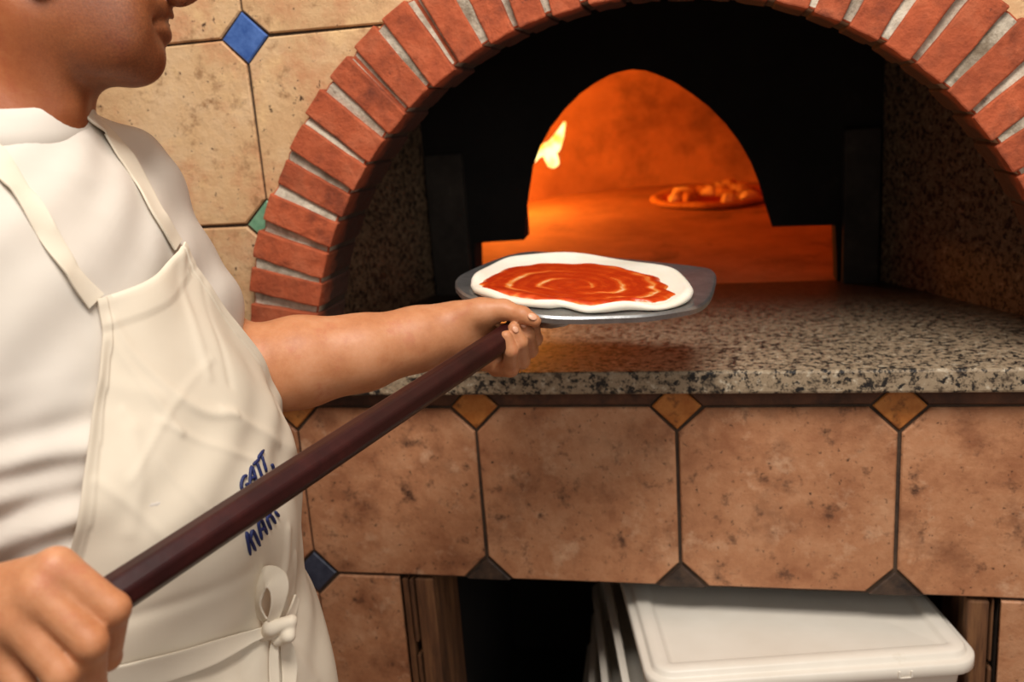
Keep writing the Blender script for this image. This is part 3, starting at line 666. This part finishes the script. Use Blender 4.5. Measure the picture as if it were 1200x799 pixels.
def apron_point(a, z, off):
    """points on the draped apron at bearing a (radians, 0 = straight ahead) and height z, off metres outside the body"""
    a = np.asarray(a, float).ravel(); z = np.asarray(z, float).ravel(); dirs = np.stack([np.cos(a), np.sin(a), 0*a], 1); t = np.full(len(a), .5)
    o = np.stack([np.full(len(a), AXP[0]), np.full(len(a), AXP[1]), z], 1)
    for _ in range(70):
        d = field(apron_ops, o+dirs*t[:, None])-off; t = np.maximum(t-d*.8, .02)
    P = o+dirs*t[:, None]; return P-dirs*apron_disp(P)[:, None]
# ---------------------------------------------------------------- materials of the baker
def skin_mat():
    m = mat('skin', [(.3, sr(174,112,74)), (.5, sr(190,129,89)), (.7, sr(200,143,105))], 22, 6, .48, .25, 240, stain=[(sr(178,100,74), 26, .56, .8)], sss=.12, spec=.35, bdist=.0012)
    # face and neck weathered, with shade painted in; jaw holds stubble and more shade
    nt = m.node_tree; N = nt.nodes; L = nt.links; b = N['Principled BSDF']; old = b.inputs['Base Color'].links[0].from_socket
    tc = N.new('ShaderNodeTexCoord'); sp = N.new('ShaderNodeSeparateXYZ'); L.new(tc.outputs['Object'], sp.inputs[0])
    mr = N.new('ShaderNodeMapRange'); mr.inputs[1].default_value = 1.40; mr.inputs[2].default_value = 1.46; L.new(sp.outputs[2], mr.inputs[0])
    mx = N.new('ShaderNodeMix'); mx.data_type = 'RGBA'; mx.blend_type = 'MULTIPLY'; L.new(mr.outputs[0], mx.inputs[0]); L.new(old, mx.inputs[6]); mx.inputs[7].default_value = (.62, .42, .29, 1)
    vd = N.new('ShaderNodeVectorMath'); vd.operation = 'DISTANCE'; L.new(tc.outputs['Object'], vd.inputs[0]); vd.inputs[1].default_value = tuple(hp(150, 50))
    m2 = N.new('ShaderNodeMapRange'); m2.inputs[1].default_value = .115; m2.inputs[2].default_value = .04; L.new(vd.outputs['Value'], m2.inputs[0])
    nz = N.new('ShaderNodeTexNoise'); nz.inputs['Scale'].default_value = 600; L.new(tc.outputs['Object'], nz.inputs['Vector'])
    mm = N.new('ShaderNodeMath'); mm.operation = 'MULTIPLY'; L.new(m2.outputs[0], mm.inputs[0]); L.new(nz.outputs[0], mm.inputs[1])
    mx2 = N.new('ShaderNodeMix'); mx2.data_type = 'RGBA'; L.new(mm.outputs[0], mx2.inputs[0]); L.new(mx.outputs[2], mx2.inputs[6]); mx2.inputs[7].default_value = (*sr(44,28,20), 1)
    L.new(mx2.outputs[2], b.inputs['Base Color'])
    return m
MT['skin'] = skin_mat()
MT['lip'] = MT['skin']
MT['hair'] = mat('dark hair', [(.3, sr(22,15,11)), (.7, sr(48,32,22))], 60, 8, .6, .8, 120, stretch=(1, 1, .2))
def cloth(name, a, b, bscale=420, rough=.85, rumple=.13):
    m = mat(name, [(.3, a), (.7, b)], 6, 4, rough, .12, bscale, spec=.15, bdist=.0008)
    # soft rumples over the weave
    nt = m.node_tree; N = nt.nodes; L = nt.links; b_ = N['Principled BSDF']; w0 = b_.inputs['Normal'].links[0].from_socket
    tc = N.new('ShaderNodeTexCoord'); n1 = N.new('ShaderNodeTexNoise'); n1.inputs['Scale'].default_value = 13; n1.inputs['Detail'].default_value = 1; n1.inputs['Distortion'].default_value = .3; L.new(tc.outputs['Object'], n1.inputs['Vector'])
    bp = N.new('ShaderNodeBump'); bp.inputs['Strength'].default_value = rumple; bp.inputs['Distance'].default_value = .02; L.new(n1.outputs[0], bp.inputs['Height']); L.new(w0, bp.inputs['Normal']); L.new(bp.outputs[0], b_.inputs['Normal'])
    return m
MT['shirt'] = cloth('white cotton jersey', sr(203,193,180), sr(213,204,192))
MT['apron'] = cloth('cream cotton twill', sr(214,201,180), sr(222,210,190), 520)
MT['thread'] = mat('navy embroidery thread', [(.3, sr(18,26,66)), (.7, sr(32,44,98))], 90, 4, .5, .3, 300)
MT['trouser'] = cloth('pale work trousers', sr(214,208,198), sr(224,218,208))
MT['shoe'] = mat('dark shoe leather', [(.3, sr(30,26,24)), (.7, sr(48,42,38))], 20, 4, .5)

person = empty('person', (.06, -.535, 0), 'person in white t-shirt and cream apron holding the long dark peel with both hands', 'person')
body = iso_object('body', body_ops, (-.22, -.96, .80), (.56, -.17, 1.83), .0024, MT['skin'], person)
hair_ops = [ell(hp(66, -96), (.104, .104, .083), .02, HAX), sub(ell(hp(150, 10), (.085, .110, .2), .02, HAX), .01), sub(cap(hp(60, 60, .2), hp(60, 60, -.2), .10), .02)]
iso_object('hair', hair_ops, (-.12, -.66, 1.5), (.26, -.30, 1.85), .005, MT['hair'], person)
# shirt
shirt_ops2 = shirt_ops
shirt = iso_object('t_shirt', shirt_ops2, (-.26, -.98, .80), (.30, -.24, 1.56), .003, MT['shirt'], person, shirt_disp)

def grad(ops, P, disp=None):
    e = 1e-3; f = lambda q: field(ops, q)+(disp(q) if disp else 0)
    g = np.stack([f(P+np.eye(3)[i]*e)-f(P-np.eye(3)[i]*e) for i in range(3)], 1); return g/(np.linalg.norm(g, axis=1)[:, None]+1e-9)
def settle(P, ops, off, disp=None):
    P = np.array(P, float)
    for _ in range(25):
        d = field(ops, P)+(disp(P) if disp else 0)-off; P = P-grad(ops, P)*np.clip(d, -.02, .02)[:, None]*.9
    return P
def cast(px_, ops, off, disp=None):
    out = []
    for x, y in px_:
        r = FW+(x-600)/F_PX*RT-(y-399.5)/F_PX*UP; r = r/np.linalg.norm(r); t = .35; best = (9, t)
        for _ in range(160):
            q = (CAM+r*t)[None]; d = field(ops, q)[0]-off+(disp(q)[0] if disp else 0)
            if abs(d) < abs(best[0]): best = (d, t)
            if d < 1e-4: break
            t += max(d, 2e-4)*.75
            if t > 2: break
        out.append(CAM+r*best[1])
    return np.array(out)
def ribbon(path, nrm, width, thick=.0018, curl=0.0, roll=None, name=None):
    """a flat strip following path, lying square to nrm; width may vary along it"""
    P = np.array(path, float); n = len(P); W = np.full(n, width) if np.isscalar(width) else np.interp(np.linspace(0, 1, n), np.linspace(0, 1, len(width)), width)
    T = np.gradient(P, axis=0); T /= np.linalg.norm(T, axis=1)[:, None]+1e-12
    N_ = np.array(nrm, float); N_ = N_-T*(N_*T).sum(1)[:, None]; N_ /= np.linalg.norm(N_, axis=1)[:, None]+1e-12; S_ = np.cross(T, N_)
    if roll is not None:
        r = np.interp(np.linspace(0, 1, n), np.linspace(0, 1, len(roll)), np.radians(roll))[:, None]; N_, S_ = N_*np.cos(r)+S_*np.sin(r), S_*np.cos(r)-N_*np.sin(r)
    prof = [(-1, 0), (-.97, 1), (-.85, 1.25), (-.72, 1), (0, 1), (.72, 1), (.85, 1.25), (.97, 1), (1, 0), (.97, -1), (0, -1), (-.97, -1)]
    rings = [[P[i]+S_[i]*(u*W[i]/2)+N_[i]*(v*thick/2-curl*u*u) for u, v in prof] for i in range(n)]
    m = MB(); m.loft(rings); return m

# collar: ribbed band standing round the neck
def ring_at(px0, py0, rad_f, rad_l, tilt):
    c = hp(px0, py0); out = []
    for t in np.linspace(0, 2*math.pi, 56, endpoint=False):
        out.append(c+HAX[0]*rad_f*math.cos(t)+HAX[1]*(tilt*math.cos(t)-.005+.022*math.sin(t))+HAX[2]*rad_l*math.sin(t))
    return out
cm = MB(); cm.loft([ring_at(18, 172, .070, .074, .004), ring_at(19, 170, .0715, .076, .003), ring_at(21, 153, .0695, .0735, .002), ring_at(23, 138, .0655, .0685, .001), ring_at(24, 128, .0625, .0645, .0), ring_at(24.4, 126, .0610, .0628, .0), ring_at(24, 128, .0590, .0605, .0), ring_at(22, 155, .0590, .0620, .002)], cap0=False, cap1=False)
cm.build('collar', MT['shirt'], shirt, True)

# ---- apron
near_z = [1.345, 1.311, 1.282, 1.256, 1.218, 1.173, 1.133, 1.116, 1.05, 1.0, .95, .80, .48]
near_a = [-30.2, -31.1, -32.4, -36.0, -41.3, -46.2, -49.8, -51.6, -60, -72, -88, -100, -105]
far_a = [18.5, 19.5, 22.0, 25.0, 30.0, 35.0, 39.0, 41.0, 50, 62, 78, 92, 98]
def na(z): return np.interp(-z, [-q for q in near_z], near_a)
def fa(z): return np.interp(-z, [-q for q in near_z], far_a)
NT, NZ = 170, 250
tt = np.linspace(0, 1, NT); ssr = np.linspace(0, 1, NZ)
TT, SS = np.meshgrid(tt, ssr); ztop = 1.310+.029*TT-.006*np.sin(np.pi*TT)
ZZ = ztop+(.48-ztop)*SS; AA = np.radians(na(ZZ)+(fa(ZZ)-na(ZZ))*TT)
dtop = ztop-ZZ; arc = np.minimum((AA-np.radians(na(ZZ))), (np.radians(fa(ZZ))-AA))*.2
off = .0075+.0013*(dtop < .024)*(dtop > .0015)+.0012*(arc < .011)+.004*np.exp(-(arc/.006)**2)*np.clip((1.30-ZZ)/.05, 0, 1)
# the waist string pulls the cloth in and gathers it
off = off-.004*np.exp(-((ZZ-.975)/.018)**2)
front = apron_point(AA, ZZ, 0.0).reshape(NZ, NT, 3)
# pressed and pulled creases in the twill, each a soft ridge or groove along a line on the cloth
def crease(P, px_, w_, h_):
    L_ = smooth_path(cast(px_, apron_ops, .0, apron_disp), 5); d = np.full(len(P), 9.0)
    for i in range(len(L_)-1):
        a, b = L_[i], L_[i+1]; t = np.clip(((P-a) @ (b-a))/max((b-a) @ (b-a), 1e-9), 0, 1); d = np.minimum(d, np.linalg.norm(P-a-t[:, None]*(b-a), axis=1))
    return h_*np.exp(-(d/w_)**2)
FP = front.reshape(-1, 3); cr_ = np.zeros(len(FP))
for px_, w_, h_ in ((((126, 375), (150, 412), (190, 452), (232, 482), (268, 484)), .007, .0035), (((122, 395), (160, 445), (205, 505)), .006, .0028), (((180, 492), (240, 520), (296, 540)), .005, .0022), (((205, 300), (212, 360), (236, 440)), .008, .0025),
                     (((150, 500), (160, 560), (150, 620)), .010, .0025), (((255, 480), (290, 500), (318, 520)), .006, .0022), (((170, 655), (230, 640), (300, 600)), .008, .0025), (((150, 720), (215, 700), (290, 665)), .010, -.003), (((110, 560), (150, 590), (200, 640)), .006, .002),
                     (((318, 700), (328, 660), (330, 620)), .008, .0035), (((332, 722), (340, 690), (338, 650)), .006, .0035), (((230, 330), (250, 400), (262, 450)), .006, -.0022), (((330, 760), (350, 780), (360, 799)), .012, .004), (((280, 770), (285, 800), (286, 840)), .014, -.005), (((180, 800), (184, 840), (186, 880)), .014, .005), (((140, 480), (200, 560), (240, 600)), .005, .0016), (((240, 420), (200, 470), (150, 560)), .005, .0016)):
    cr_ += crease(FP, px_, w_*.70, h_*.55)
off = off+cr_.reshape(NZ, NT)
nr = np.stack([np.cos(AA), np.sin(AA), 0*AA], -1)
F_ = front+nr*off[..., None]; B_ = front+nr*(off-.0018)[..., None]
vs = np.concatenate([F_.reshape(-1, 3), B_.reshape(-1, 3)]); I = np.arange(NZ*NT).reshape(NZ, NT); K = NZ*NT; fs = []
a, b, c, d = I[:-1, :-1].ravel(), I[:-1, 1:].ravel(), I[1:, 1:].ravel(), I[1:, :-1].ravel()
fs += list(zip(a, d, c, b)); fs += list(zip(a+K, b+K, c+K, d+K))
for e in (I[0], I[-1][::-1], I[::-1, 0], I[:, -1]):
    fs += [(e[i], e[i+1], e[i+1]+K, e[i]+K) for i in range(len(e)-1)]
me = bpy.data.meshes.new('apron'); me.from_pydata([tuple(p) for p in vs], [], [tuple(int(q) for q in f) for f in fs]); me.update()
bmw = bmesh.new(); bmw.from_mesh(me); bmesh.ops.recalc_face_normals(bmw, faces=bmw.faces); bmw.to_mesh(me); bmw.free()
apron = link('apron', me, MT['apron'], person, True); me.set_sharp_from_angle(angle=math.radians(60))
def strap(px_, w_, name, lift=.004, roll=None):
    base = cast(px_, shirt_ops, lift, shirt_disp); p = settle(smooth_path(base, 8), shirt_ops, lift, shirt_disp)
    m = ribbon(p, grad(shirt_ops, p), w_, .002, roll=roll); m.build(name, MT['apron'], apron, True, autosmooth=60)
strap(((-45, 150), (-18, 172), (6, 198), (28, 226), (50, 262), (72, 298), (92, 328), (113, 353)), [.022, .021, .020, .017, .017, .020], 'neck_strap', .004, [0, 14, -30, 22, -26, 0])
strap(((96, 124), (108, 137), (126, 153), (147, 181), (167, 214), (187, 250), (209, 287)), [.022, .022, .024, .024, .024], 'neck_strap', .004, [0, -8, 5, 0, 0])
# waist string brought round to the front, its knot, loop and two ends
off_a = .010
wp = cast(((316, 738), (300, 744), (264, 759), (215, 777), (160, 792), (100, 806), (40, 820), (-30, 838)), apron_ops, off_a, apron_disp)
p = settle(smooth_path(wp, 8), apron_ops, off_a, apron_disp)
ribbon(p, grad(apron_ops, p), [.008, .012, .022, .027, .028, .026, .024], .0022, roll=[0, 8, -4, 3, 0]).build('waist_tie', MT['apron'], apron, True, autosmooth=60)
wp2 = cast(((330, 738), (337, 728), (343, 716), (348, 700)), apron_ops, off_a, apron_disp)
p = smooth_path(wp2, 6); ribbon(p, grad(apron_ops, p), [.010, .012, .012, .010], .002).build('waist_tie', MT['apron'], apron, True, autosmooth=60)
kn = cast(((322, 738),), apron_ops, .016, apron_disp)[0]; vw = -FW
def kp(dx_, dy_, o=0.0): return kn+RT*(dx_/F_PX*1.25)-UP*(dy_/F_PX*1.25)+vw*o
knot_ops = [grp([cap(kp(-12, 6, -.004), kp(-2, -3, .004), .0055, .0076, .004), cap(kp(-2, -3, .004), kp(13, -7, .001), .0076, .0062, .004)], .004), grp([cap(kp(14, -8, -.002), kp(12, 4, .003), .0052, .0064, .003), cap(kp(12, 4, .003), kp(2, 10, -.002), .0062, .0052, .003)], .0022), cap(kp(-8, 4, -.006), kp(9, 2, -.006), .0075, .0075, .003)]
iso_object('knot', knot_ops, kn-.035, kn+.035, .0011, MT['apron'], apron)
lp = [kp(-3, -6, .002), kp(-11, -13, .004), kp(-15, -25, .006), kp(-13, -38, .008), kp(-6, -46, .010), kp(2, -46, .011), kp(6, -38, .011), kp(5, -25, .010), kp(0, -10, .006)]
p = smooth_path(lp, 6); nl = np.tile(vw*.55+RT*.2, (len(p), 1)); cen = np.array(lp).mean(0); nl = nl+(p-cen)/np.linalg.norm(p-cen, axis=1)[:, None]*.75
ribbon(p, nl, [.010, .018, .026, .027, .025, .018, .012], .0018).build('bow_loop', MT['apron'], apron, True, autosmooth=60)
for pts, wd in ((((323, 746), (321, 762), (321, 785), (322, 815), (322, 845)), [.006, .009, .010, .011, .011]), (((331, 747), (336, 760), (339, 782), (338, 812), (336, 850)), [.008, .014, .017, .016, .016])):
    p = smooth_path(cast(pts, apron_ops, .011, apron_disp), 6); ribbon(p, grad(apron_ops, p)+vw*.6, wd, .0018, roll=[0, 15, -12, 8]).build('tie_end', MT['apron'], apron, True, autosmooth=60)
# embroidered lettering on the bib: two lines of slanting navy capitals
let = {'G': [[(97,236),(80,242),(68,268),(64,296),(72,318),(90,316),(104,298),(102,286),(90,292)]], 'A': [[(112,318),(124,184),(158,290)], [(118,252),(146,246)]], 'T': [[(152,150),(192,262)], [(134,172),(172,136)]],
       'T2': [[(180,112),(214,216)], [(162,132),(196,86)]], 'comma': [[(243,168),(250,186),(254,200)]],
       'M': [[(92,566),(119,702)], [(92,566),(118,610),(149,676)], [(118,610),(132,560),(175,648)]], 'A2': [[(186,612),(166,520),(184,500),(217,580)], [(174,556),(200,545)]],
       'N': [[(212,486),(240,552)], [(212,486),(236,470),(266,516)], [(236,470),(226,440)]], 'I': [[(262,446),(286,476)]]}
for line in (('G', 'A', 'T', 'T2', 'comma'), ('M', 'A2', 'N', 'I')):
  lm = MB()
  for strokes in [let[k] for k in line]:
    for s in strokes:
        q = smooth_path(cast([(270+x/5, 510+y/5) for x, y in s], apron_ops, .0088, apron_disp), 5); lm.tube(q, [.0010]+[.0017]*(len(q)-2)+[.0010], 8)
  lm.build('lettering', MT['thread'], apron, True)

# trousers and shoes, below the frame
tro = [cap((.045, -.45, .86), (.05, -.43, .10), .095, .070, .04), cap((.045, -.62, .86), (.05, -.64, .10), .095, .070, .04), ell((.055, -.535, .88), (.118, .162, .12), .05), sub(cap((.05, -.43, .04), (.05, -.43, -.2), .3, .3), .001)]
tro = tro[:-1]
iso_object('trousers', tro, (-.15, -.80, .0), (.25, -.28, 1.02), .009, MT['trouser'], person)
for y0 in (-.43, -.64):
    so = [grp([ell((.02, y0, .045), (.055, .042, .048), .03), ell((.13, y0, .035), (.10, .046, .038), .04)], .03), sub(ell((.06, y0, -.5), (.6, .6, .5), .01), .002)]
    iso_object('shoe', so, (-.06, y0-.07, -.02), (.26, y0+.07, .13), .005, MT['shoe'], person)

# nails that show on the left hand
MT['nail'] = mat('fingernail', [(.3, sr(206,150,118)), (.7, sr(216,164,132))], 30, 3, .35)
def nail(px0, py0, d, dirx, diry, w_, l_):
    a = RT*dirx-UP*diry; a /= np.linalg.norm(a); n = -FW*.85+UP*.45; n -= a*(n @ a); n /= np.linalg.norm(n); s = np.cross(n, a)
    c = at(px0, py0, d); iso_object('fingernail', [ell(c, (l_, w_, .0016), .01, np.array([a, s, n]))], c-.012, c+.012, .0006, MT['nail'], body)
nail(624, 371, 1.0830, 15, 7, .0044, .0058)
nail(604, 386, 1.0860, -8, -12, .0036, .0045)
nail(613, 380, 1.0955, -8, -12, .0036, .0045)
